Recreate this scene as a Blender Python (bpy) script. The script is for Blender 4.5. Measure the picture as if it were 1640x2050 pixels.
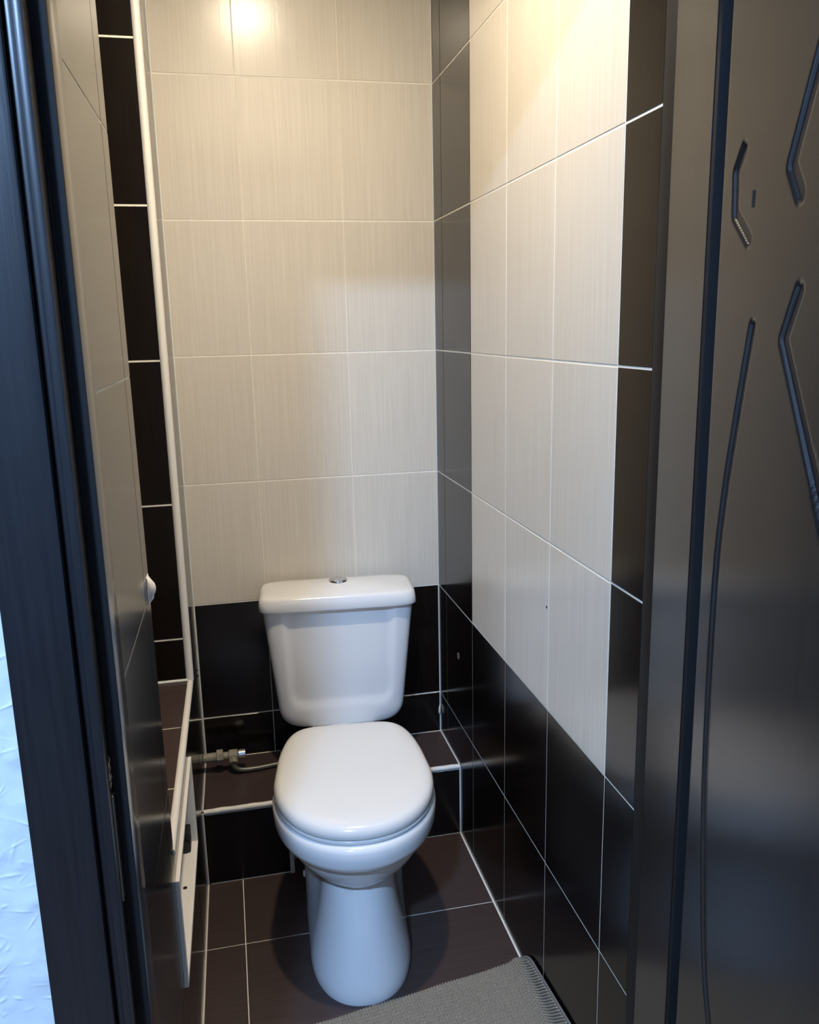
import bpy, math, random
import numpy as np
from mathutils import Vector, Matrix
random.seed(4)
scene = bpy.context.scene
for o in list(bpy.data.objects):
    bpy.data.objects.remove(o)
COL = scene.collection

# ------------------------------------------------------------------ camera
F_PX = 1677.1
CAM = Vector((-0.56448, -2.23015, 1.38288))
YAW, PITCH, ROLL = 0.213365, 0.217664, 0.021441
fw = Vector((math.sin(YAW) * math.cos(PITCH), math.cos(YAW) * math.cos(PITCH), -math.sin(PITCH)))
rt = Vector((math.cos(YAW), -math.sin(YAW), 0))
dn = fw.cross(rt)
right = math.cos(ROLL) * rt + math.sin(ROLL) * dn
down = -math.sin(ROLL) * rt + math.cos(ROLL) * dn
cd = bpy.data.cameras.new('camera')
cam = bpy.data.objects.new('camera', cd)
COL.objects.link(cam)
m3 = Matrix((right, -down, -fw)).transposed()
cam.matrix_world = Matrix.Translation(CAM) @ m3.to_4x4()
cd.sensor_fit = 'HORIZONTAL'
cd.sensor_width = 36.0
cd.lens = 36.0 * F_PX / 1640.0
cd.clip_start = 0.02
scene.camera = cam


def pix(u, v):
    d = Vector(((u - 820) / F_PX, (v - 1025) / F_PX, 1.0))
    return right * d.x + down * d.y + fw * d.z


def pix_x(u, v, X):
    d = pix(u, v)
    return CAM + d * ((X - CAM.x) / d.x)


# ------------------------------------------------------------------ world, exposure
wd = bpy.data.worlds.new('world')
scene.world = wd
wd.use_nodes = True
wd.node_tree.nodes['Background'].inputs[0].default_value = (0.62, 0.78, 1.0, 1)
wd.node_tree.nodes['Background'].inputs[1].default_value = 0.0
vs = scene.view_settings
vs.view_transform = 'Standard'
vs.look = 'None'
vs.gamma = 1.0
vs.use_curve_mapping = False
vs.exposure = 0.15
BULB_W, BULB_COL = 20.5, (1.0, 0.85, 0.64)
HALL_W, HALL_COL = 100.0, (0.37, 0.60, 1.0)


# ------------------------------------------------------------------ materials
def mat(name, col, rough=0.4, metal=0.0, spec=0.5, col2=None, streak=None, bump=0.0, noise=None, nbump=0.0, coat=0.0,
        emit=None, strength=0.0, vary=0.0, ior=1.5, aniso=0.0):
    """streak=(sx,sy,sz) scale of a stretched noise in object coordinates mixing col and col2."""
    m = bpy.data.materials.new(name)
    m.use_nodes = True
    nt = m.node_tree
    b = nt.nodes['Principled BSDF']
    b.inputs['Base Color'].default_value = (*col, 1)
    b.inputs['Roughness'].default_value = rough
    b.inputs['Metallic'].default_value = metal
    b.inputs['Specular IOR Level'].default_value = spec
    b.inputs['Coat Weight'].default_value = coat
    b.inputs['IOR'].default_value = ior
    if aniso:
        b.inputs['Anisotropic'].default_value = aniso
        tg = nt.nodes.new('ShaderNodeTangent')
        tg.direction_type = 'RADIAL'
        tg.axis = 'Z'
        nt.links.new(tg.outputs[0], b.inputs['Tangent'])
    if emit:
        b.inputs['Emission Color'].default_value = (*emit, 1)
        b.inputs['Emission Strength'].default_value = strength
    L = nt.links
    N = nt.nodes.new
    sc = streak or (noise and (noise,) * 3)
    if sc:
        tc = N('ShaderNodeTexCoord')
        oi = N('ShaderNodeObjectInfo')
        add = N('ShaderNodeVectorMath')
        add.operation = 'MULTIPLY_ADD'
        mulv = N('ShaderNodeVectorMath')
        mulv.operation = 'SCALE'
        mulv.inputs[0].default_value = (3.1, 1.7, 0.9)
        L.new(oi.outputs['Random'], mulv.inputs['Scale'])
        add.inputs[1].default_value = sc
        L.new(tc.outputs['Object'], add.inputs[0])
        vs2 = N('ShaderNodeVectorMath')
        vs2.operation = 'SCALE'
        vs2.inputs['Scale'].default_value = 7.0
        L.new(mulv.outputs[0], vs2.inputs[0])
        L.new(vs2.outputs[0], add.inputs[2])
        nz = N('ShaderNodeTexNoise')
        nz.inputs['Scale'].default_value = 1.0
        nz.inputs['Detail'].default_value = 5.0
        nz.inputs['Roughness'].default_value = 0.62
        L.new(add.outputs[0], nz.inputs['Vector'])
        rmp = N('ShaderNodeValToRGB')
        rmp.color_ramp.elements[0].position = 0.33
        rmp.color_ramp.elements[1].position = 0.68
        rmp.color_ramp.elements[0].color = (*col, 1)
        rmp.color_ramp.elements[1].color = (*(col2 or col), 1)
        L.new(nz.outputs['Fac'], rmp.inputs['Fac'])
        last = rmp.outputs['Color']
        if vary:
            hs = N('ShaderNodeHueSaturation')
            mr = N('ShaderNodeMapRange')
            mr.inputs['To Min'].default_value = 1 - vary
            mr.inputs['To Max'].default_value = 1 + vary
            L.new(oi.outputs['Random'], mr.inputs['Value'])
            L.new(mr.outputs[0], hs.inputs['Value'])
            L.new(last, hs.inputs['Color'])
            last = hs.outputs['Color']
        L.new(last, b.inputs['Base Color'])
        if bump or nbump:
            bp = N('ShaderNodeBump')
            bp.inputs['Strength'].default_value = bump or nbump
            bp.inputs['Distance'].default_value = 0.002
            L.new(nz.outputs['Fac'], bp.inputs['Height'])
            L.new(bp.outputs['Normal'], b.inputs['Normal'])
    return m


M = {}
M['cream'] = mat('cream_tile', (0.66, 0.605, 0.515), 0.22, spec=0.42, col2=(0.73, 0.675, 0.58), streak=(240, 4, 1), bump=0.06, vary=0.025)
M['dark'] = mat('wenge_tile', (0.0034, 0.0020, 0.0016), 0.17, col2=(0.0090, 0.0056, 0.0044), streak=(230, 4, 1), bump=0.03, vary=0.05, spec=0.38)
M['floor'] = mat('brown_floor_tile', (0.046, 0.030, 0.028), 0.36, col2=(0.064, 0.043, 0.040), streak=(5, 190, 1), bump=0.06, vary=0.04)
M['grout'] = mat('cream_grout', (0.82, 0.78, 0.68), 0.75, col2=(0.90, 0.86, 0.76), noise=60)
M['plastic'] = mat('white_plastic', (0.80, 0.78, 0.74), 0.35)
M['ceramic'] = mat('white_ceramic', (0.80, 0.80, 0.80), 0.12, coat=0.1)
M['lidplastic'] = mat('white_seat_plastic', (0.78, 0.76, 0.73), 0.17)
M['chrome'] = mat('chrome', (0.75, 0.75, 0.76), 0.14, metal=1.0)
M['steel'] = mat('brushed_steel', (0.42, 0.42, 0.42), 0.35, metal=1.0)
M['black'] = mat('black_plastic', (0.006, 0.006, 0.006), 0.5)
M['dirtyplastic'] = mat('grey_dusty_plastic', (0.23, 0.21, 0.17), 0.55, col2=(0.33, 0.30, 0.25), noise=90)
M['hose'] = mat('braided_hose', (0.20, 0.19, 0.17), 0.4, metal=0.6)
M['wood'] = mat('black_brown_veneer', (0.0085, 0.0085, 0.011), 0.33, col2=(0.017, 0.016, 0.019), streak=(150, 150, 5), bump=0.12)
M['leaf'] = mat('black_brown_lacquered_leaf', (0.012, 0.0105, 0.010), 0.24, col2=(0.018, 0.015, 0.014), streak=(120, 120, 2), bump=0.02, ior=1.9, aniso=0.6)
M['satin'] = mat('black_brown_satin_film', (0.012, 0.0105, 0.010), 0.24, col2=(0.018, 0.015, 0.014), streak=(120, 120, 2), bump=0.02, ior=1.9, aniso=0.6)
M['shade'] = mat('black_shade_strip', (0.010, 0.010, 0.011), 0.7, spec=0.3)  # near-black colour for strips that darken the door gap and stop
M['matte'] = mat('matte_dark_lath', (0.012, 0.010, 0.009), 0.55, spec=0.3)
M['hallpaint'] = mat('grey_hall_paint', (0.30, 0.31, 0.32), 0.8)
M['jamb'] = mat('black_brown_lacquer', (0.009, 0.009, 0.011), 0.18, col2=(0.014, 0.013, 0.015), streak=(120, 120, 3), bump=0.03)
M['plaster'] = mat('white_textured_plaster', (0.74, 0.77, 0.79), 0.8, col2=(0.84, 0.86, 0.87), noise=26, nbump=0.9)
M['paint'] = mat('white_paint', (0.84, 0.84, 0.83), 0.8)
M['hallfloor'] = mat('hall_laminate', (0.16, 0.10, 0.06), 0.4, col2=(0.22, 0.14, 0.09), streak=(2, 60, 1))
M['mat'] = mat('grey_chenille', (0.20, 0.168, 0.125), 0.95, col2=(0.30, 0.255, 0.195), noise=260)
M['hem'] = mat('grey_fabric_hem', (0.15, 0.15, 0.15), 0.85, col2=(0.19, 0.185, 0.18), noise=300)
M['chip'] = mat('exposed_biscuit', (0.42, 0.30, 0.22), 0.9)
M['hole'] = mat('hole_shade_chip', (0.02, 0.018, 0.016), 0.9)  # shade of the holes put into the colour; the leaf chip shares it
M['silicone'] = mat('white_silicone', (0.74, 0.74, 0.72), 0.4)


# ------------------------------------------------------------------ helpers
def tag(o, label, cat, group=None, kind=None):
    o['label'] = label
    o['category'] = cat
    if group:
        o['group'] = group
    if kind:
        o['kind'] = kind
    return o


def link(name, me, parent=None, loc=None):
    o = bpy.data.objects.new(name, me)
    COL.objects.link(o)
    if parent:
        o.parent = parent
    if loc is not None:
        o.location = loc
    return o


def empty(name, loc, rz=0.0):
    o = bpy.data.objects.new(name, None)
    COL.objects.link(o)
    o.empty_display_size = 0.05
    o.location = loc
    o.rotation_euler = (0, 0, rz)
    return o


class MB:
    def __init__(s):
        s.v, s.f = [], []

    def quad(s, *p):
        i = len(s.v)
        s.v += [tuple(q) for q in p]
        s.f.append(tuple(range(i, i + len(p))))

    def box(s, a, b, bev=0.0):
        x0, y0, z0 = [min(p, q) for p, q in zip(a, b)]
        x1, y1, z1 = [max(p, q) for p, q in zip(a, b)]
        if bev <= 0:
            i = len(s.v)
            s.v += [(x0, y0, z0), (x1, y0, z0), (x1, y1, z0), (x0, y1, z0), (x0, y0, z1), (x1, y0, z1), (x1, y1, z1), (x0, y1, z1)]
            s.f += [tuple(i + k for k in q) for q in ((3, 2, 1, 0), (4, 5, 6, 7), (0, 1, 5, 4), (1, 2, 6, 5), (2, 3, 7, 6), (3, 0, 4, 7))]
            return s
        import bmesh
        bm = bmesh.new()
        bmesh.ops.create_cube(bm, size=1)
        for v in bm.verts:
            v.co = ((x0 + x1) / 2 + v.co.x * (x1 - x0), (y0 + y1) / 2 + v.co.y * (y1 - y0), (z0 + z1) / 2 + v.co.z * (z1 - z0))
        bmesh.ops.bevel(bm, geom=bm.edges[:], offset=bev, segments=2, profile=0.6, affect='EDGES')
        i = len(s.v)
        bm.verts.index_update()
        s.v += [tuple(v.co) for v in bm.verts]
        s.f += [tuple(i + v.index for v in f.verts) for f in bm.faces]
        bm.free()
        return s

    def tube(s, pts, r, n=12, caps=True):
        pts = [Vector(p) for p in pts]
        rr = r if isinstance(r, (list, tuple)) else [r] * len(pts)
        base = len(s.v)
        ref = None
        for k, p in enumerate(pts):
            d = (pts[min(k + 1, len(pts) - 1)] - pts[max(k - 1, 0)]).normalized()
            if ref is None:
                ref = d.orthogonal().normalized()
            ref = (ref - d * ref.dot(d)).normalized()
            b = d.cross(ref)
            for j in range(n):
                a = 2 * math.pi * j / n
                s.v.append(tuple(p + (ref * math.cos(a) + b * math.sin(a)) * rr[k]))
        for k in range(len(pts) - 1):
            for j in range(n):
                s.f.append((base + k * n + j, base + k * n + (j + 1) % n, base + (k + 1) * n + (j + 1) % n, base + (k + 1) * n + j))
        if caps:
            s.f.append(tuple(base + j for j in reversed(range(n))))
            s.f.append(tuple(base + (len(pts) - 1) * n + j for j in range(n)))
        return s

    def loft(s, rings, cap0=True, cap1=True):
        base = len(s.v)
        n = len(rings[0])
        for r in rings:
            s.v += [tuple(p) for p in r]
        for k in range(len(rings) - 1):
            for j in range(n):
                s.f.append((base + k * n + j, base + k * n + (j + 1) % n, base + (k + 1) * n + (j + 1) % n, base + (k + 1) * n + j))
        for c, k, rev in ((cap0, 0, True), (cap1, len(rings) - 1, False)):
            if c:
                q = [base + k * n + j for j in range(n)]
                s.f.append(tuple(reversed(q)) if rev else tuple(q))
        return s

    def build(s, name, m, parent=None, smooth=False, loc=None, angle=None):
        me = bpy.data.meshes.new(name)
        me.from_pydata(s.v, [], s.f)
        me.update()
        if m:
            me.materials.append(M[m] if isinstance(m, str) else m)
        if smooth:
            me.polygons.foreach_set('use_smooth', [True] * len(me.polygons))
            if angle:
                me.set_sharp_from_angle(angle=math.radians(angle))
        return link(name, me, parent, loc)


def grid_mesh(name, P, m, parent=None, smooth=True):
    """P: (nu,nv,3) array"""
    nu, nv = P.shape[:2]
    me = bpy.data.meshes.new(name)
    idx = np.arange(nu * nv).reshape(nu, nv)
    q = np.stack([idx[:-1, :-1], idx[1:, :-1], idx[1:, 1:], idx[:-1, 1:]], -1).reshape(-1, 4)
    me.vertices.add(nu * nv)
    me.vertices.foreach_set('co', P.reshape(-1).astype(np.float32))
    me.loops.add(q.size)
    me.loops.foreach_set('vertex_index', q.reshape(-1).astype(np.int32))
    me.polygons.add(len(q))
    me.polygons.foreach_set('loop_start', np.arange(0, q.size, 4, dtype=np.int32))
    me.update(calc_edges=True)
    me.validate()
    if smooth:
        me.polygons.foreach_set('use_smooth', [True] * len(me.polygons))
    me.materials.append(M[m])
    return link(name, me, parent)


TILE_CACHE = {}
T_THICK, T_BEV = 0.006, 0.0007


def tile(parent, c, u, v, w, h, m):
    """one tile: c = centre of its face, u,v unit axes in the face, face normal u x v"""
    key = (round(w, 4), round(h, 4), m)
    if key not in TILE_CACHE:
        b = MB()
        a, e = w / 2, h / 2
        t, k = T_THICK, T_BEV
        lo = [(-a, -e, -t), (a, -e, -t), (a, e, -t), (-a, e, -t)]
        mi = [(-a, -e, -k), (a, -e, -k), (a, e, -k), (-a, e, -k)]
        hi = [(-a + k, -e + k, 0), (a - k, -e + k, 0), (a - k, e - k, 0), (-a + k, e - k, 0)]
        b.loft([lo, mi, hi], cap0=False)
        me = bpy.data.meshes.new('tile')
        me.from_pydata(b.v, [], b.f)
        me.update()
        me.materials.append(M[m])
        TILE_CACHE[key] = me
    o = link('tile', TILE_CACHE[key], parent)
    u, v = Vector(u), Vector(v)
    n = u.cross(v)
    o.matrix_local = Matrix.Translation(Vector(c)) @ Matrix((u, v, n)).transposed().to_4x4()
    return o


def tile_field(parent, org, u, v, us, vs_, gu, gv, pick, skip=None):
    """us, vs_: joint positions along u and v from org; gu, gv: joint widths"""
    org, u, v = Vector(org), Vector(u), Vector(v)
    for i in range(len(us) - 1):
        for j in range(len(vs_) - 1):
            a0, a1, b0, b1 = us[i], us[i + 1], vs_[j], vs_[j + 1]
            if skip and skip(a0, a1, b0, b1):
                continue
            w, h = a1 - a0 - gu, b1 - b0 - gv
            if w < 0.004 or h < 0.004:
                continue
            tile(parent, org + u * ((a0 + a1) / 2) + v * ((b0 + b1) / 2), u, v, w, h, pick((a0 + a1) / 2, (b0 + b1) / 2))


G = 0.0008          # grout surface lies this far behind the tile faces
CEIL = 2.47
XL0, XL1 = -0.684, -0.700     # left wall plane at back wall / at the door side
YN0, YN1 = -0.248, -0.945     # niche in the left wall
ZN = 0.551                    # niche shelf height
rows = [0, .33, .66, .99, 1.32, 1.65, 1.98, 2.31, CEIL]
EX, EY, EZ = (1, 0, 0), (0, 1, 0), (0, 0, 1)

# ------------------------------------------------------------------ room shell
fl = MB().box((-0.75, -1.34, -0.10), (0.05, 0.05, -G)).build('floor', 'grout')
tag(fl, 'brown tiled floor of the toilet room around the white toilet foot', 'floor', kind='structure')
fx = [-0.70, -0.600, -0.345, -0.002]
fy = [-1.272, -1.050, -0.800, -0.508, -0.212, -0.004]
tile_field(fl, (0, 0, 0), EX, EY, fx, fy, 0.0022, 0.0018, lambda a, b: 'floor')

wb = MB().box((-0.80, G, -0.10), (0.12, 0.12, CEIL)).build('wall_back', 'grout')
tag(wb, 'cream tiled wall with dark lower tiles behind the toilet tank', 'wall', kind='structure')
bx = [-0.681, -0.489, -0.238, -0.0015]
tile_field(wb, (0, 0, 0), EX, EZ, bx, rows, 0.0018, 0.0034, lambda a, b: 'cream' if b > 0.66 else 'dark')

wr = MB().box((G, -1.186, -0.10), (0.12, 0.001, CEIL)).build('wall_right', 'grout')
tag(wr, 'long wall with cream tiles between two dark vertical tile strips', 'wall', kind='structure')
rx = [0.002, 0.083, 0.333, 0.583, 0.833, 1.083, 1.186]


def pick_r(a, b):
    return 'cream' if (b > 0.66 and 0.333 < a < 1.083) else 'dark'


tile_field(wr, (0, 0, 0), (0, -1, 0), EZ, rx, rows, 0.0027, 0.0034, pick_r)


# left wall: one leaning plane with a tall niche cut into it
def xl(y):
    return XL0 + (XL1 - XL0) * (y / -1.27)


dl = Vector((XL0 - XL1, 1.27, 0)).normalized()      # along the wall, towards the back
lw = MB()


def slab(y0, y1, z0, z1, th=0.10):
    g = G
    p = [(xl(y0) - g, y0, z0), (xl(y1) - g, y1, z0), (xl(y1) - g - th, y1, z0), (xl(y0) - g - th, y0, z0)]
    lw.loft([p, [(a, b, z1) for a, b, _ in p]])


HY0, HY1, HZ0, HZ1 = -0.545, -0.948, 0.305, 0.490     # hatch opening
slab(-1.272, HY1, -0.1, ZN - 0.004)
slab(HY1, HY0, -0.1, HZ0)
slab(HY1, HY0, HZ1, ZN - 0.004)
slab(HY0, 0.001, -0.1, ZN - 0.004)
slab(YN0 + 0.005, 0.001, ZN - 0.004, CEIL, 0.30)
slab(-1.272, YN1, ZN - 0.004, CEIL, 0.30)
wl = lw.build('wall_left', 'grout')
tag(wl, 'dark glossy tiled wall with a tall niche above a low ledge', 'wall', kind='structure')
org = Vector((xl(-1.27), -1.27, 0))


def left_tiles(ys, zs, skip=None):
    us = [(y + 1.27) / dl.y for y in ys]
    tile_field(wl, org, dl, EZ, us, zs, 0.0018, 0.0024, lambda a, b: 'dark', skip)


left_tiles([-1.268, -1.005, YN1 + 0.001], rows)
left_tiles([YN0 - 0.002, -0.002], [ZN] + rows[2:])
left_tiles([HY1 + .003, HY0 - .003], [HZ1 + 0.002, ZN - 0.001])
left_tiles([HY1 + .003, -0.755, HY0 - .003], [0, HZ0 - 0.002])
left_tiles([HY0 + .003, -0.255, -0.002], [0, .33, ZN - 0.001])
left_tiles([YN1, HY1 + .001], [0, .33, ZN - 0.001])

# niche: shelf, far side, inner faces
nz = MB()
nz.box((-0.98, YN1, ZN - 0.06), (-0.705, YN0, ZN - G))
nz = nz.build('niche_shelf', 'grout')
tag(nz, 'dark brown tiled ledge at the bottom of the wall niche', 'ledge', kind='structure')
for y0, y1 in ((YN0, -0.4975), (-0.4975, -0.7495), (-0.7495, YN1)):
    xr = xl((y0 + y1) / 2) - 0.006
    tile(nz, ((xr - 0.97) / 2, (y0 + y1) / 2, ZN), EX, EY, xr + 0.97, abs(y1 - y0) - 0.0028, 'floor')
nf = MB().box((-0.98, YN0 + G, ZN - .05), (-0.69, YN0 + 0.012, CEIL)).build('wall_niche_side', 'grout')
tag(nf, 'dark tiled side of the niche with white horizontal joints and white corner trim', 'wall', kind='structure')
zz = [ZN + 0.004] + rows[2:]
for j in range(len(zz) - 1):
    tile(nf, ((-0.692 - 0.97) / 2, YN0, (zz[j] + zz[j + 1]) / 2), EX, EZ, 0.278, zz[j + 1] - zz[j] - 0.0042, 'dark')
nb = MB().box((-1.02, YN1 - .05, ZN - .06), (-0.975, YN0 + .05, CEIL)).build('wall_niche_back', 'grout')
tag(nb, 'dark tiled rear face inside the wall niche', 'wall', kind='structure')
for j in range(len(zz) - 1):
    for y0, y1 in ((YN1, -0.7495), (-0.7495, -0.4975), (-0.4975, YN0)):
        tile(nb, (-0.973, (y0 + y1) / 2, (zz[j] + zz[j + 1]) / 2), EY, EZ, y1 - y0 - 0.002, zz[j + 1] - zz[j] - 0.002, 'dark')


# white quarter-round corner trims
def trim(name, a, b, r, label, m='plastic', n=10):
    t = MB().tube([a, b], r, n).build(name, m, smooth=True, angle=50)
    tag(t, label, 'trim', kind='structure')
    return t


xc = xl(YN0)
trim('trim_1', (xc - 0.0055, YN0 + 0.005, ZN), (xc - 0.0035, YN0 + 0.005, CEIL), 0.0098, 'white plastic corner trim running up the niche side')
trim('trim_2', (xl(YN0) - 0.0055, YN0 + .006, ZN - 0.0055), (xl(YN1) - 0.0055, YN1, ZN - 0.0055), 0.0082, 'white plastic edge trim along the niche ledge')
trim('trim_3', (xl(YN1) - 0.004, YN1 - 0.0005, ZN), (xl(YN1) - 0.004, YN1 - 0.0005, CEIL), 0.0035, 'thin edge strip at the door side of the niche', 'dirtyplastic')
trim('trim_4', (-0.97, YN0 - 0.001, ZN + 0.002), (xc - 0.004, YN0 - 0.001, ZN + 0.002), 0.0035, 'white sealed joint between niche ledge and niche side', 'silicone')

# step blocks at the back wall
ZS = 0.207


def step_block(x0, x1, yf, label, seams):
    sb = MB().box((x0 + 0.004, yf + G, 0), (x1 - 0.0005, 0.0005, ZS - G)).build('step_block', 'grout')
    tag(sb, label, 'step', 'dark tiled step blocks at the back wall', kind='structure')
    xs = [x0] + seams + [x1]
    for a, b in zip(xs[:-1], xs[1:]):
        w = b - a - 0.003
        tile(sb, ((a + b) / 2, yf / 2 + 0.003, ZS), EX, EY, w, abs(yf) - 0.016, 'floor')
        tile(sb, ((a + b) / 2, yf, 0.099), EX, EZ, w, 0.192, 'dark')
    return sb


step_block(-0.684, -0.474, -0.272, 'dark tiled step block beside the water valve', [])
step_block(-0.15, -0.001, -0.214, 'dark tiled step block beside the long cream wall', [])
# wobbly white sealed edges on the steps
for a, b, y, nm, lb in ((-0.684, -0.474, -0.272, 'trim_5', 'thick white plastic edge on the step beside the valve'),
                        (-0.15, -0.002, -0.214, 'trim_6', 'white plastic edge on the step beside the long wall')):
    pts = [(a + (b - a) * k / 14, y + 0.003 + random.uniform(-.0007, .0007), ZS - 0.003 + random.uniform(-.0005, .0005)) for k in range(15)]
    t = MB().tube(pts, [0.0068 + random.uniform(-.0008, .0006) for _ in pts], 10).build(nm, 'plastic', smooth=True, angle=50)
    tag(t, lb, 'trim', kind='structure')
trim('trim_7', (-0.472, -0.270, 0.0), (-0.472, -0.270, ZS - .008), 0.0065, 'white vertical corner trim of the step next to the toilet')
# sealed corner lines
trim('trim_8', (-0.0012, -0.0012, ZS), (-0.0012, -0.0012, CEIL), 0.0017, 'white sealed vertical joint in the corner of cream and dark walls', 'silicone', 6)
trim('trim_9', (xl(0) + .001, -0.0012, ZS), (xl(0) + .001, -0.0012, CEIL), 0.0020, 'white sealed vertical joint in the corner behind the valve', 'silicone', 6)
trim('trim_10', (-0.0012, -1.18, 0.0005), (-0.0012, -0.216, 0.0005), 0.0028, 'light sealed joint between floor and long wall', 'grout', 6)
trim('trim_11', (-0.0012, -0.214, 0.0), (-0.0012, -0.214, ZS), 0.0026, 'light sealed joint between step front and long wall', 'silicone', 6)
trim('trim_12', (-0.0012, -0.21, ZS), (-0.0012, -0.002, ZS), 0.0022, 'light sealed joint between step top and long wall', 'silicone', 6)
trim('trim_13', (xl(-.27) + .0012, -0.274, 0.0), (xl(-.27) + .0012, -0.274, ZS - .004), 0.0022, 'light sealed joint between step front and hatch wall', 'silicone', 6)
trim('trim_14', (xl(-.9) + .0012, -0.9, 0.0005), (xl(-.276) + .0012, -0.276, 0.0005), 0.0022, 'light sealed joint between floor and hatch wall', 'grout', 6)
trim('trim_15', (xl(-.27) + .0012, -0.27, ZS), (xl(0) + .0012, -0.002, ZS), 0.0020, 'light sealed joint between step top and hatch wall', 'silicone', 6)

ce = MB().box((-1.05, -1.34, CEIL), (0.12, 0.12, CEIL + 0.08)).build('ceiling', 'paint')
tag(ce, 'plain white ceiling of the toilet room', 'ceiling', kind='structure')

# ------------------------------------------------------------------ hall
YH = -1.358
hl = MB()
hl.box((-2.2, YH, 0), (-0.745, YH + 0.10, 2.62))
hl.box((0.03, YH, 0), (1.0, YH + 0.10, 2.62))
hl.box((-0.745, YH, 2.02), (0.03, YH + 0.10, 2.62))
# bumpy plaster skin on the part next to the door casing
hw_ = hl.build('wall_hall', 'plaster')
tag(hw_, 'white rough plaster wall of the hall beside the dark door casing', 'wall', kind='structure')
gx = np.arange(-0.93, -0.785, 0.0009)
gz = np.arange(0.36, 1.12, 0.0012)
GX, GZ = np.meshgrid(gx, gz, indexing='ij')
rng = np.random.default_rng(3)
hgt = np.zeros_like(GX)
for _ in range(420):
    cx_, cz_, an = rng.uniform(-.93, -.785), rng.uniform(.36, 1.12), rng.uniform(-.6, 1.3)
    if rng.uniform() < .6:
        s1, s2, hh_ = rng.uniform(.003, .012), rng.uniform(.0008, .002), rng.uniform(.0004, .0012)
    else:
        s1, s2, hh_ = rng.uniform(.008, .03), rng.uniform(.006, .015), rng.uniform(.0004, .0014)
    dx, dz = GX - cx_, GZ - cz_
    p, q = dx * math.cos(an) + dz * math.sin(an), -dx * math.sin(an) + dz * math.cos(an)
    hgt += hh_ * np.exp(-(p / s1) ** 2 - (q / s2) ** 2)
GY = YH - 0.0008 - hgt
sk = grid_mesh('plaster_relief', np.stack([GX, GY, GZ], -1), 'plaster', hw_)
for nm, a, b, m, lb, ct in (
        ('wall_hall_end', (-2.3, -3.75, 0), (1.1, -3.65, 2.62), 'hallpaint', 'plain grey far wall of the hall', 'wall'),
        ('wall_hall_left', (-2.3, -3.7, 0), (-2.2, YH + .1, 2.62), 'hallpaint', 'plain grey side wall of the hall opposite the door leaf', 'wall'),
        ('wall_hall_right', (1.0, -3.7, 0), (1.1, YH + .1, 2.62), 'hallpaint', 'plain grey side wall of the hall behind the door leaf', 'wall'),
        ('floor_hall', (-2.3, -3.75, -0.1), (1.1, -1.342, -0.002), 'hallfloor', 'brown laminate floor of the hall', 'floor'),
        ('ceiling_hall', (-2.3, -3.75, 2.62), (1.1, YH + .1, 2.70), 'paint', 'plain white ceiling of the hall', 'ceiling')):
    tag(MB().box(a, b).build(nm, m), lb, ct, kind='structure')

# ------------------------------------------------------------------ door frame
ZT = 2.02
df = empty('door_frame', (-0.35, -1.34, 0))
tag(df, 'black-brown wooden door frame around the toilet doorway', 'door frame', kind='structure')


def fpart(name, m, *boxes, bev=0.002, parent=df):
    b = MB()
    for p, q in boxes:
        b.box(p, q, bev)
    o = b.build(name, m, smooth=True, angle=40)
    o.parent = parent
    par = parent
    o.matrix_parent_inverse = Matrix.Translation(-Vector(df.location)) if par == df else Matrix.Identity(4)
    return o


YF = -1.372
cs = fpart('casing', 'wood', ((-0.796, YF, 0), (-0.7325, YH - .0005, ZT + .065)), bev=0.003)
fpart('casing', 'wood', ((0.048, YF, 0), (0.115, YH - .0005, ZT + .065)), bev=0.003)
fpart('casing', 'wood', ((-0.7325, YF, ZT + .005), (0.048, YH - .0005, ZT + .065)), bev=0.003)
jl = fpart('jamb', 'wood', ((-0.7325, YF + 0.012, 0), (-0.7235, -1.337, ZT)), ((-0.7235, YF, 0), (-0.7130, -1.337, ZT)), bev=0.003)
fpart('shade_strip', 'shade', ((-0.7125, -1.3395, 0), (-0.6990, -1.3372, ZT)), bev=0.0008)  # strip added to darken the hall-facing side of the left stop
fpart('door_stop', 'jamb', ((-0.760, -1.337, 0), (-0.6985, -1.2745, ZT)), bev=0.0015)
fpart('jamb', 'wood', ((0.0135, -1.368, 0), (0.035, -1.3402, ZT)), bev=0.002)
so = MB()
so.loft([[(-0.0020, -1.2165, z), (0.040, -1.2165, z), (0.040, -1.340, z), (-0.0238, -1.340, z)] for z in (0, ZT)])
so = so.build('door_stop', 'satin', df)
so.matrix_parent_inverse = Matrix.Translation(-Vector(df.location))
fpart('shade_strip', 'shade', ((-0.0228, -1.3470, 0), (0.012, -1.3402, ZT)), bev=0.001)  # dark strip added so the gap before the leaf looks shaded
fpart('inner_lath', 'matte', ((-0.0020, -1.2160, 0), (0.030, -1.1885, ZT)), bev=0.001)
fpart('head_jamb', 'wood', ((-0.7235, YF + .004, ZT - 0.002), (0.0135, -1.337, ZT + 0.03)), bev=0.002)
fpart('head_stop', 'jamb', ((-0.6985, -1.337, ZT - .018), (-0.0015, -1.19, ZT + 0.03)), bev=0.002)
# wall over the door on the room side
tag(MB().box((-0.75, -1.335, ZT + .03), (0.03, -1.275, CEIL)).build('wall_front', 'paint'), 'plain wall strip above the toilet doorway', 'wall', kind='structure')
tag(MB().box((0.012, -1.335, -.05), (0.12, -1.187, CEIL)).build('wall_front_return', 'paint'), 'wall return behind the right door jamb', 'wall', kind='structure')

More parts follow.
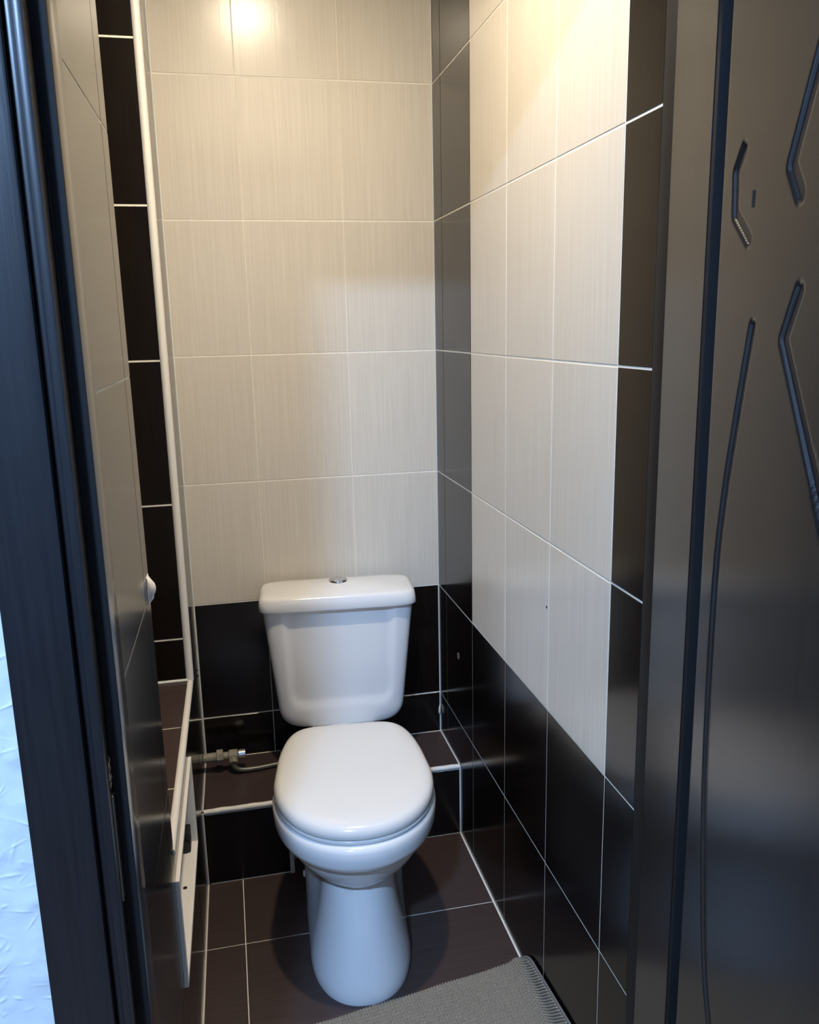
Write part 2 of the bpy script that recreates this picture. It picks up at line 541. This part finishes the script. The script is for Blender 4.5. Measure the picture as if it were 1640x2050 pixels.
# strike plate let into the left jamb
sp = empty('strike_plate', (-0.7128, -1.352, 0.83))
tag(sp, 'thin worn steel strike plate let into the black door jamb', 'strike plate')
MB().box((-0.0003, -0.0045, -0.068), (0.0014, 0.0065, 0.062), 0.0005).build('plate', 'steel', sp)
MB().box((0.0014, -0.0015, -0.02), (0.0018, 0.0045, 0.02)).build('latch_hole', 'hole', sp)  # thin raised plate, its dark colour stands in for shade in the hole
ch = MB()
for k in range(7):
    z = 0.072 + 0.0045 * k
    x, y = random.uniform(-.0005, .0006), random.uniform(-.004, .005)
    ch.tube([(x, y - .002, z), (x + .0008, y + .0005, z + .004), (x, y + .002, z + .007)], [.0004, .0008, .0003], 5)
ch.build('splintered_wood', 'chip', sp)

# ------------------------------------------------------------------ door leaf (opened outwards)
XD = -0.0290
LA = math.radians(8.5)          # the leaf stands open at a little over 80 degrees
lf = empty('door_1', (XD, -1.374, 0.008), -LA)
tag(lf, 'open black-brown lacquered door leaf with pressed curved grooves', 'door', kind='structure')
LW, LH, LT = 0.70, 1.995, 0.036


def leaf_pt(u, v):
    d = pix(u, v)
    n = Vector((-math.cos(LA), math.sin(LA), 0))
    o = Vector((XD, -1.374, 0.008))
    p = CAM + d * ((o - CAM).dot(n) / d.dot(n)) - o
    return (p.dot(Vector((-math.sin(LA), -math.cos(LA), 0))), p.z)


def catmull(pts, n=10):
    out = []
    P = [pts[0]] + list(pts) + [pts[-1]]
    for i in range(1, len(P) - 2):
        for k in range(n):
            t = k / n
            out.append(tuple(0.5 * ((2 * P[i][c]) + (-P[i - 1][c] + P[i + 1][c]) * t + (2 * P[i - 1][c] - 5 * P[i][c] + 4 * P[i + 1][c] - P[i + 2][c]) * t * t
                                    + (-P[i - 1][c] + 3 * P[i][c] - 3 * P[i + 1][c] + P[i + 2][c]) * t ** 3) for c in (0, 1)))
    out.append(tuple(pts[-1]))
    return out


arc = [leaf_pt(*p) for p in ((1506, 655), (1478, 820), (1450, 1000), (1432, 1170), (1413, 1500), (1408, 1715), (1410, 1930), (1419, 2050))]
arc = catmull(arc)
a_end = arc[-1]
arc += [(a_end[0] + 0.012, a_end[1] - 0.09), (a_end[0] + 0.035, a_end[1] - 0.19)]
chev = [leaf_pt(*p) for p in ((1600, 582), (1568, 680), (1640, 1010))]
d_ = (chev[2][0] - chev[1][0], chev[2][1] - chev[1][1])
chev.append((chev[2][0] + d_[0] * 1.1, chev[2][1] + d_[1] * 1.1))
hexa = [leaf_pt(*p) for p in ((1640, 120), (1585, 330), (1602, 388))]
e_ = (hexa[0][0] - hexa[1][0], hexa[0][1] - hexa[1][1])
hexa = [(hexa[0][0] + e_[0] * 0.6, hexa[0][1] + e_[1] * 0.6)] + hexa
dia = [leaf_pt(*p) for p in ((1490, 298), (1474, 345), (1472, 430), (1498, 480))]
border = [leaf_pt(1403, 1000)[0], ]
GROOVES = [(arc, 0.0055, 0.0048), (chev, 0.0060, 0.0048), (hexa, 0.0065, 0.0048), (dia, 0.0055, 0.0046)]
mir = []
for g, w_, d2 in GROOVES:
    mir.append(([(LW - a, b) for a, b in g], w_, d2))
GROOVES += mir


def seg_dist(A, B, pts):
    D = np.full(A.shape, 9.0)
    for (x0, y0), (x1, y1) in zip(pts[:-1], pts[1:]):
        vx, vy = x1 - x0, y1 - y0
        t = np.clip(((A - x0) * vx + (B - y0) * vy) / (vx * vx + vy * vy + 1e-12), 0, 1)
        D = np.minimum(D, np.hypot(A - x0 - t * vx, B - y0 - t * vy))
    return D


ga = np.unique(np.concatenate([np.arange(0, 0.22, 0.0016), np.arange(0.22, 0.48, 0.004), np.arange(0.48, LW, 0.0025), [LW]]))
gb = np.unique(np.concatenate([np.arange(0, 0.35, 0.005), np.arange(0.35, 1.75, 0.0028), np.arange(1.75, LH, 0.005), [LH]]))
A_, B_ = np.meshgrid(ga, gb, indexing='ij')
dep = np.zeros_like(A_)
for g, w_, d2 in GROOVES:
    D = seg_dist(A_, B_, g)
    dep = np.maximum(dep, d2 * np.exp(-(D / w_) ** 4))
# shallow bevel along the leaf edge
edge = np.minimum(np.minimum(A_, LW - A_), np.minimum(B_, LH - B_))
dep = np.maximum(dep, 0.003 * np.exp(-(edge / 0.0022) ** 2))
grid_mesh('pressed_skin', np.stack([dep, -A_, B_], -1), 'leaf', lf)
MB().box((0.003, -LW, 0), (LT, 0, LH), 0.0008).build('leaf_core', 'wood', lf)
for z in (0.25, 1.75):
    MB().tube([(LT - 0.002, 0.007, z - .045), (LT - 0.002, 0.007, z + .045)], 0.006, 12).build('hinge', 'steel', lf, smooth=True, angle=50)
pt = leaf_pt(1509, 398)
MB().box((-0.0006, -pt[0] - .0022, pt[1] - .008), (0.001, -pt[0] + .0022, pt[1] + .008)).build('chip_mark', 'hole', lf)


# ------------------------------------------------------------------ toilet
tl = empty('toilet', (-0.3010, -0.030, 0), math.radians(-4.5))
tag(tl, 'white ceramic toilet with closed lid and chrome flush button', 'toilet')


def sst(a, b, x):
    t = min(1, max(0, (x - a) / (b - a)))
    return t * t * (3 - 2 * t)


def egg(z, yf, yb, ym, hw, nf=2.0, nb=2.6, N=96, mod=None):
    """outline with its widest point at ym; front tip yf (negative), rear yb"""
    out = []
    for k in range(N):
        t = 2 * math.pi * k / N
        c, s = math.cos(t), math.sin(t)
        n = nf if s < 0 else nb
        x = hw * math.copysign(abs(c) ** (2 / n), c)
        a = (ym - yf) if s < 0 else (yb - ym)
        y = ym + a * math.copysign(abs(s) ** (2 / n), s)
        if mod:
            x, y, z2 = mod(x, y, z)
        else:
            z2 = z
        out.append((x, y, z2))
    return out


def ped_mod(fwid, waist):
    def f(x, y, z):
        k = 1 + (fwid - 1) * (1 - sst(-0.56, -0.42, y))
        k *= 1 - waist * math.exp(-((y + 0.47) / 0.05) ** 2)
        return x * k, y, z
    return f


def rim_mod(x, y, z):
    k = 1 + (0.64 - 1) * sst(-0.53, -0.24, y)
    return x * k, y, z - 0.048 * sst(-0.36, -0.27, y) * sst(.30, .39, z)


b = MB()
R = []
for z, yf, hw, fwid, ws in ((0.0, -.726, .118, .94, .0), (.012, -.728, .120, .94, .01), (.03, -.726, .120, .925, .03), (.06, -.719, .121, .87, .07), (.10, -.710, .122, .79, .11),
                            (.15, -.699, .123, .71, .14), (.20, -.689, .124, .655, .15), (.235, -.682, .124, .63, .14), (.2475, -.680, .124, .62, .12)):
    R.append(egg(z, yf, -.16, -.56 + .0, hw, 2.2, 3.2, mod=ped_mod(fwid, ws)))
for z, yf, hw, ym in ((.2490, -.683, .084, -.52), (.256, -.694, .102, -.52), (.270, -.708, .124, -.52), (.290, -.724, .143, -.525), (.312, -.736, .154, -.53), (.3325, -.745, .1610, -.535),
                      (.3378, -.7465, .1625, -.535), (.3382, -.7570, .1710, -.535), (.341, -.7615, .1740, -.535), (.352, -.766, .1765, -.54), (.368, -.768, .178, -.54), (.383, -.768, .178, -.54),
                      (.391, -.765, .1755, -.54), (.395, -.759, .170, -.54)):
    R.append(egg(z, yf, -.06, ym, hw, 2.05, 3.0, mod=rim_mod))
R.append(egg(.395, -.70, -.09, -.54, .115, 2.0, 2.6, mod=rim_mod))
b.loft(R)
bowl = b.build('bowl', 'ceramic', tl, smooth=True, angle=60)
for s in (-1, 1):
    cap = MB().tube([(s * .105, -.350, .060), (s * .1225, -.350, .060), (s * .1245, -.350, .060)], [.008, .008, .004], 14).build('bolt_cap', 'ceramic', bowl, smooth=True, angle=40)


def seat_outline(z, k, dy=0.0, hw=.1725, yf=-.758, yb=-.300, ym=-.545):
    def f(x, y, z_):
        u_ = max(0.0, (y - ym) / (yb - ym))
        return x * (1 - .20 * u_ ** 1.6), y, z_
    return egg(z, ym + (yf - ym) * k - dy, ym + (yb - ym) * k, ym, hw * k, 2.12, 6.0, N=128, mod=f)


MB().loft([seat_outline(.3965, .985), seat_outline(.399, .998), seat_outline(.404, .998), seat_outline(.4065, .985)]).build('seat', 'lidplastic', tl, smooth=True, angle=60)
MB().loft([seat_outline(.4080, .988), seat_outline(.4086, .998), seat_outline(.412, 1.004), seat_outline(.419, 1.004), seat_outline(.4255, .995), seat_outline(.4305, .978),
           seat_outline(.434, .952), seat_outline(.4362, .915), seat_outline(.4375, .86), seat_outline(.4385, .75), seat_outline(.439, .55), seat_outline(.4392, .25), seat_outline(.4393, .05)]
          ).build('seat_lid', 'lidplastic', tl, smooth=True)
slid = [o for o in tl.children if o.name.startswith('seat_lid')][0]
for s in (-1, 1):
    MB().tube([(s * .075 - .014, -.285, .405), (s * .075 + .014, -.285, .405)], .010, 14).build('lid_hinge', 'lidplastic', slid, smooth=True, angle=50)


def rrect(z, hw, yf, yb, n=5.0, N=200):
    out = []
    ym, a = (yf + yb) / 2, (yb - yf) / 2
    for k in range(N):
        t = 2 * math.pi * (k + .5) / N
        # spread samples evenly along the flat sides
        c, s = math.cos(t), math.sin(t)
        r = (abs(c) ** n + abs(s) ** n) ** (-1 / n)
        out.append((hw * c * r, ym + a * s * r, z))
    return out


b = MB()
R = []
zs = [.3475, .3485, .351, .355, .360, .366, .374] + [.384 + .0125 * k for k in range(25)]
for z in zs:
    t = (z - .348) / (.686 - .348)
    hw = .163 + .034 * t
    yf = -.148 - .014 * t
    low = max(0, (.396 - z) / .049)
    hw -= .040 * (1 - math.sqrt(max(0, 1 - min(1, low) ** 2)))
    yf += .012 * (1 - math.sqrt(max(0, 1 - min(1, low) ** 2)))
    ring = rrect(z, hw, yf, -.012, 6.0)
    o2 = []
    pw = .130 + .010 * t
    for x, y, zq in ring:
        if y < -.09:
            # recessed front panel with soft rounded lower corners
            qx, qz = abs(x) - (pw - .035), (.412 + .035) - zq
            d = math.hypot(max(qx, 0), max(qz, 0)) + min(max(qx, qz), 0) - .035
            y += 0.0075 * (1 - sst(-.010, .007, d))
        o2.append((x, y, zq))
    R.append(o2)
b.loft(R)
tank = b.build('tank', 'ceramic', tl, smooth=True, angle=60)
b = MB()
R = [rrect(.679, .198, -.168, -.006, 7), rrect(.680, .2025, -.173, -.004, 7), rrect(.684, .2050, -.1755, -.003, 7), rrect(.700, .2030, -.174, -.003, 7), rrect(.711, .2005, -.172, -.004, 7),
     rrect(.7165, .195, -.1685, -.006, 7), rrect(.7185, .190, -.1635, -.010, 6.5)]
for k in (.9, .78, .6, .4, .2, .05):
    r = rrect(0, .190 * k, -.086 - .076 * k, -.086 + .076 * k, 5)
    R.append([(x, y, .7185 + .011 * (1 - (abs(x) / .19) ** 2) * (1 - (abs(y + .086) / .076) ** 2)) for x, y, _ in r])
b.loft(R)
tlid = b.build('tank_lid', 'ceramic', tank, smooth=True, angle=70)
fb = MB().loft([[(r * math.cos(2 * math.pi * k / 32), r * math.sin(2 * math.pi * k / 32), z) for k in range(32)]
                for r, z in ((.0245, .7275), (.0245, .7320), (.0235, .7335), (.0215, .7340), (.0210, .7330), (.0200, .7330), (.0195, .7350), (.0170, .7360), (.009, .7363))])
fbo = fb.build('flush_button', 'chrome', tank, smooth=True, angle=40, loc=(0.005, -0.075, -0.0005))

# ------------------------------------------------------------------ water valve
YV, ZV = -0.085, 0.254
wv = empty('water_valve', (-0.600, YV, ZV))
tag(wv, 'small grey water valve with chrome knob and flexible hose behind toilet', 'valve')
MB().tube([(-.084, 0, 0), (-.040, 0, 0)], .0125, 16).build('pipe', 'dirtyplastic', wv, smooth=True, angle=40)
nut = MB()
nut.tube([(-.050, 0, 0), (-.0485, 0, 0), (-.0335, 0, 0), (-.032, 0, 0)], [.0175, .0200, .0200, .0175], 8)
nut.build('union_nut', 'dirtyplastic', wv)
vb = MB().tube([(-.034, 0, 0), (-.018, 0, 0), (-.016, 0, 0), (.004, 0, 0), (.010, 0, 0)], [.0105, .0105, .0150, .0150, .009], 14).build('valve_body', 'dirtyplastic', wv, smooth=True, angle=40)
MB().tube([(.008, 0, .001), (.0095, 0, .001), (.0265, 0, .001), (.028, 0, .001)], [.0110, .0132, .0132, .0110], 18).build('knob', 'chrome', vb, smooth=True, angle=40)
MB().tube([(-.006, -.004, -.003), (-.006, -.014, -.010), (-.006, -.020, -.014)], [.0110, .0125, .0110], 8).build('hose_nut', 'dirtyplastic', wv)
hp = catmull([(-.006, -.018), (-.002, -.026), (.010, -.034), (.035, -.0375), (.075, -.0385), (.13, -.037), (.18, -.032)], 6)
hs = MB().tube([(x, -.021 + .02 * sst(0.0, .2, x), z) for x, z in hp], .0062, 10)
hs.build('supply_hose', 'hose', wv, smooth=True, angle=60)

# ------------------------------------------------------------------ inspection hatch in the ledge wall
hy, hz = (HY0 + HY1) / 2, (HZ0 + HZ1) / 2
hxw = xl(hy)
ang = math.atan2(dl.x, dl.y)
ht = empty('inspection_hatch', (hxw, hy, hz))
ht.rotation_euler = (0, 0, -ang)
tag(ht, 'open rectangular inspection hatch with white plastic frame in the ledge wall', 'hatch', kind=None)
a, e = (HY0 - HY1) / 2, (HZ1 - HZ0) / 2
FP, FWD = 0.0065, 0.010      # how far the lip stands proud, its width
MB().box((-.001, -a - FWD, e), (FP, a + FWD, e + FWD), .0012).build('frame_lip', 'plastic', ht)
MB().box((-.001, -a - FWD, -e - FWD), (FP, a + FWD, -e), .0012).build('frame_lip', 'plastic', ht)
MB().box((-.001, a, -e), (FP, a + FWD, e), .0012).build('frame_lip', 'plastic', ht)
MB().box((-.001, -a - FWD, -e), (FP, -a, e), .0012).build('frame_lip', 'plastic', ht)
MB().box((-.060, -a + .001, -e), (-.0005, a - .001, -e + .002)).build('bottom_reveal', 'plastic', ht)
MB().box((-.060, a - .003, -e + .002), (-.0005, a - .0005, e - .001)).build('side_reveal', 'plastic', ht)
MB().box((-.060, -a + .0005, -e + .002), (-.0005, -a + .003, e - .001)).build('side_reveal', 'plastic', ht)
MB().box((-.060, -a + .001, e - .002), (-.0005, a - .001, e - .0002)).build('top_reveal', 'plastic', ht)
MB().box((-.075, -a, -e), (-.061, a, e)).build('back_plate', 'dirtyplastic', ht)
lt = MB().box((-.030, a - .040, -e + .002), (-.006, a - .003, -e + .045), .002)
lt = lt.build('latch', 'black', ht)
MB().tube([(-.018, a - .045, -e + .016), (-.018, a - .038, -e + .016)], .013, 14).build('latch_roller', 'black', lt, smooth=True, angle=40)
for y in (a - .16, a - .31):
    MB().tube([(-.012, y, -e + .0018), (-.012, y, -e + .0030)], .0042, 12).build('screw', 'black', ht)
MB().tube([(-.008, a - .003, e - .05), (-.008, a - .0045, e - .05)], .0025, 10).build('screw', 'chrome', ht)

# ------------------------------------------------------------------ small marks on the walls
hk = empty('wall_hook', (xl(-.962), -0.962, 1.004))
hk.scale = (0.85, 0.7, 0.55)
tag(hk, 'small rounded white hook on the dark wall at the niche edge', 'hook')
prof = [(0, -.036), (.004, -.034), (.0085, -.026), (.0095, -.016), (.0125, -.008), (.0135, .004), (.0115, .016), (.0065, .026), (.0025, .034), (0, .036)]
MB().loft([[(x * s, y, z) for x, z in prof] for s, y in ((.25, -.017), (.75, -.012), (1, -.004), (1, .004), (.75, .012), (.25, .017))]).build('hook_body', 'plastic', hk, smooth=True, angle=50)
MB().box((-.0005, -.018, -.038), (.0012, .018, .038), .0004).build('backing_plate', 'plastic', hk)


def disc(r, r2, h, n=18):
    return MB().loft([[(rr * math.cos(2 * math.pi * k / n), rr * math.sin(2 * math.pi * k / n), z) for k in range(n)] for rr, z in ((r, 0), (r, h), (r2, h), (r2, h * .2))], cap0=False)


dh = empty('drill_hole', (-0.0002, -0.203, 0.522))
dh.rotation_euler = (0, math.radians(-90), 0)
tag(dh, 'chipped drill hole in a dark tile of the long wall', 'hole')
disc(.0088, .0068, .0006).build('chipped_rim', 'chip', dh)
MB().loft([[(.0066 * math.cos(2 * math.pi * k / 18), .0066 * math.sin(2 * math.pi * k / 18), z) for k in range(18)] for z in (0, .00025)]).build('bore', 'hole', dh)  # flat dark disc, the shade inside the bore is in its colour
for k, (z, r) in enumerate(((0.488, .0035), (0.471, .0048))):
    o = disc(r, r * .35, .0005, 9).build('tile_chip', 'chip')
    o.location = (xl(-.03) + .0002, -.032 + .004 * k, z)
    o.rotation_euler = (0, math.radians(90), .4)
    tag(o, ['smaller upper chip in dark tile beside corner behind the valve', 'larger lower chip in dark tile beside corner behind the valve'][k], 'chip')
o = disc(.0028, .0008, .0005, 10).build('wall_plug', 'black')
o.location = (-0.0002, -0.823, 0.864)
o.rotation_euler = (0, math.radians(-90), 0)
tag(o, 'tiny dark plug hole in a cream tile joint', 'hole')
o = MB().tube([(-.004, -.004, .258), (-.005, -.006, .268), (-.0045, -.006, .280), (-.003, -.004, .290)], [.001, .0030, .0026, .001], 10).build('sealant_blob', 'silicone', smooth=True)
tag(o, 'blob of white sealant in the corner beside the step', 'sealant')

# ------------------------------------------------------------------ bath mat
bm_o = empty('bath_mat', (-0.25, -0.95, 0))
tag(bm_o, 'grey ribbed chenille bath mat in front of the toilet, one edge climbing the wall', 'bath mat')
MX0, MX1 = -0.545, 0.060      # along the mat, the last stretch climbs the wall
ML = 0.38
a0 = math.atan2(-0.700 + 0.767, 0.46)
ex = np.array([math.cos(a0), math.sin(a0)])
ey = np.array([math.sin(a0), -math.cos(a0)])
p0 = np.array([-0.459, -0.7770])
s = np.arange(-0.10, 0.4975, 0.00125)
t = np.arange(0, ML, 0.00125)
S, T = np.meshgrid(s, t, indexing='ij')
SM = 0.497
SMT = SM - 0.047 * np.maximum(0, 1 - T / 0.09) ** 2
TE = T
S0 = S
S = np.where(S > 0.40, 0.40 + (S - 0.40) * (SMT - 0.40) / (SM - 0.40), S)
PX = p0[0] + S * ex[0] + T * ey[0]
PY = p0[1] + S * ex[1] + T * ey[1]
XW = -0.0025
over = np.maximum(0, PX - (XW - 0.040))
rr_ = 0.040
th = np.clip(over / rr_, 0, math.pi / 2)
bx_ = np.where(PX > XW - rr_, (XW - rr_) + rr_ * np.sin(th), PX)
bz_ = np.where(PX > XW - rr_, rr_ * (1 - np.cos(th)) + np.maximum(0, over - rr_ * math.pi / 2), 0)
nxn, nzn = -np.sin(th), np.cos(th)
PITCH_ = 0.0066
HB = 0.008
ed = np.minimum(np.minimum(TE, ML - T), np.minimum(S + 0.10, SMT - S))
loops = (0.5 + 0.5 * np.cos(2 * math.pi * S / PITCH_)) ** 0.7 * (0.55 + 0.45 * np.cos(2 * math.pi * T / 0.0090 + 1.3 * np.sin(S * 40)))
pile = 0.0035 + 0.0075 * loops + rng.normal(0, .0002, S.shape)
hemz = (S0 > SM - HB)
hh = np.where(hemz, 0.0040 + 0.0012 * np.sin((SM - S0) / HB * math.pi) + .0003 * np.cos(2 * math.pi * T / .004), pile)
hh *= np.clip(ed / 0.0035, 0, 1) ** 0.5
PX3 = np.stack([bx_ + nxn * hh - bm_o.location.x, PY - bm_o.location.y, bz_ + nzn * hh + 0.0004], -1)
k = int(np.searchsorted(s, SM - HB))
o = grid_mesh('pile', PX3[:k + 1], 'mat', bm_o)
o['kind'] = 'stuff'
grid_mesh('hem', PX3[k:], 'hem', bm_o)

# ------------------------------------------------------------------ lamps (real fittings that light the place)
lamp = empty("ceiling_lamp_offscreen", (-0.41, -0.98, CEIL))
tag(lamp, 'small round warm downlight on the toilet room ceiling', 'lamp')


def lathe(prof, n=24):
    return MB().loft([[(r * math.cos(2 * math.pi * k / n), r * math.sin(2 * math.pi * k / n), z) for k in range(n)] for r, z in prof])


lathe([(.052, 0), (.052, -.022), (.046, -.030), (.0365, -.0305), (.0350, -.0220)]).build('housing', 'plastic', lamp, smooth=True, angle=40)
RB = 0.0345
mb_ = mat('warm_diffuser', (1, 1, 1), 0.4, emit=BULB_COL, strength=BULB_W / (math.pi * math.pi * RB * RB))
lathe([(RB, -.0221), (RB, -.0230)], 16).build('diffuser_offscreen', mb_, lamp)

hlp = empty('hall_ceiling_light_offscreen', (-1.15, -2.85, 2.62))
tag(hlp, 'round cool white light fitting on the hall ceiling', 'lamp')
lathe([(.105, 0), (.105, -.035), (.095, -.040)]).build('housing', 'plastic', hlp, smooth=True, angle=40)
RD = 0.09
md = mat('cool_diffuser', (1, 1, 1), 0.4, emit=HALL_COL, strength=HALL_W / (math.pi * math.pi * RD * RD))
lathe([(RD, -.0402), (RD * .97, -.046), (RD * .6, -.050), (.01, -.051)], 24).build('diffuser_offscreen', md, hlp, smooth=True)
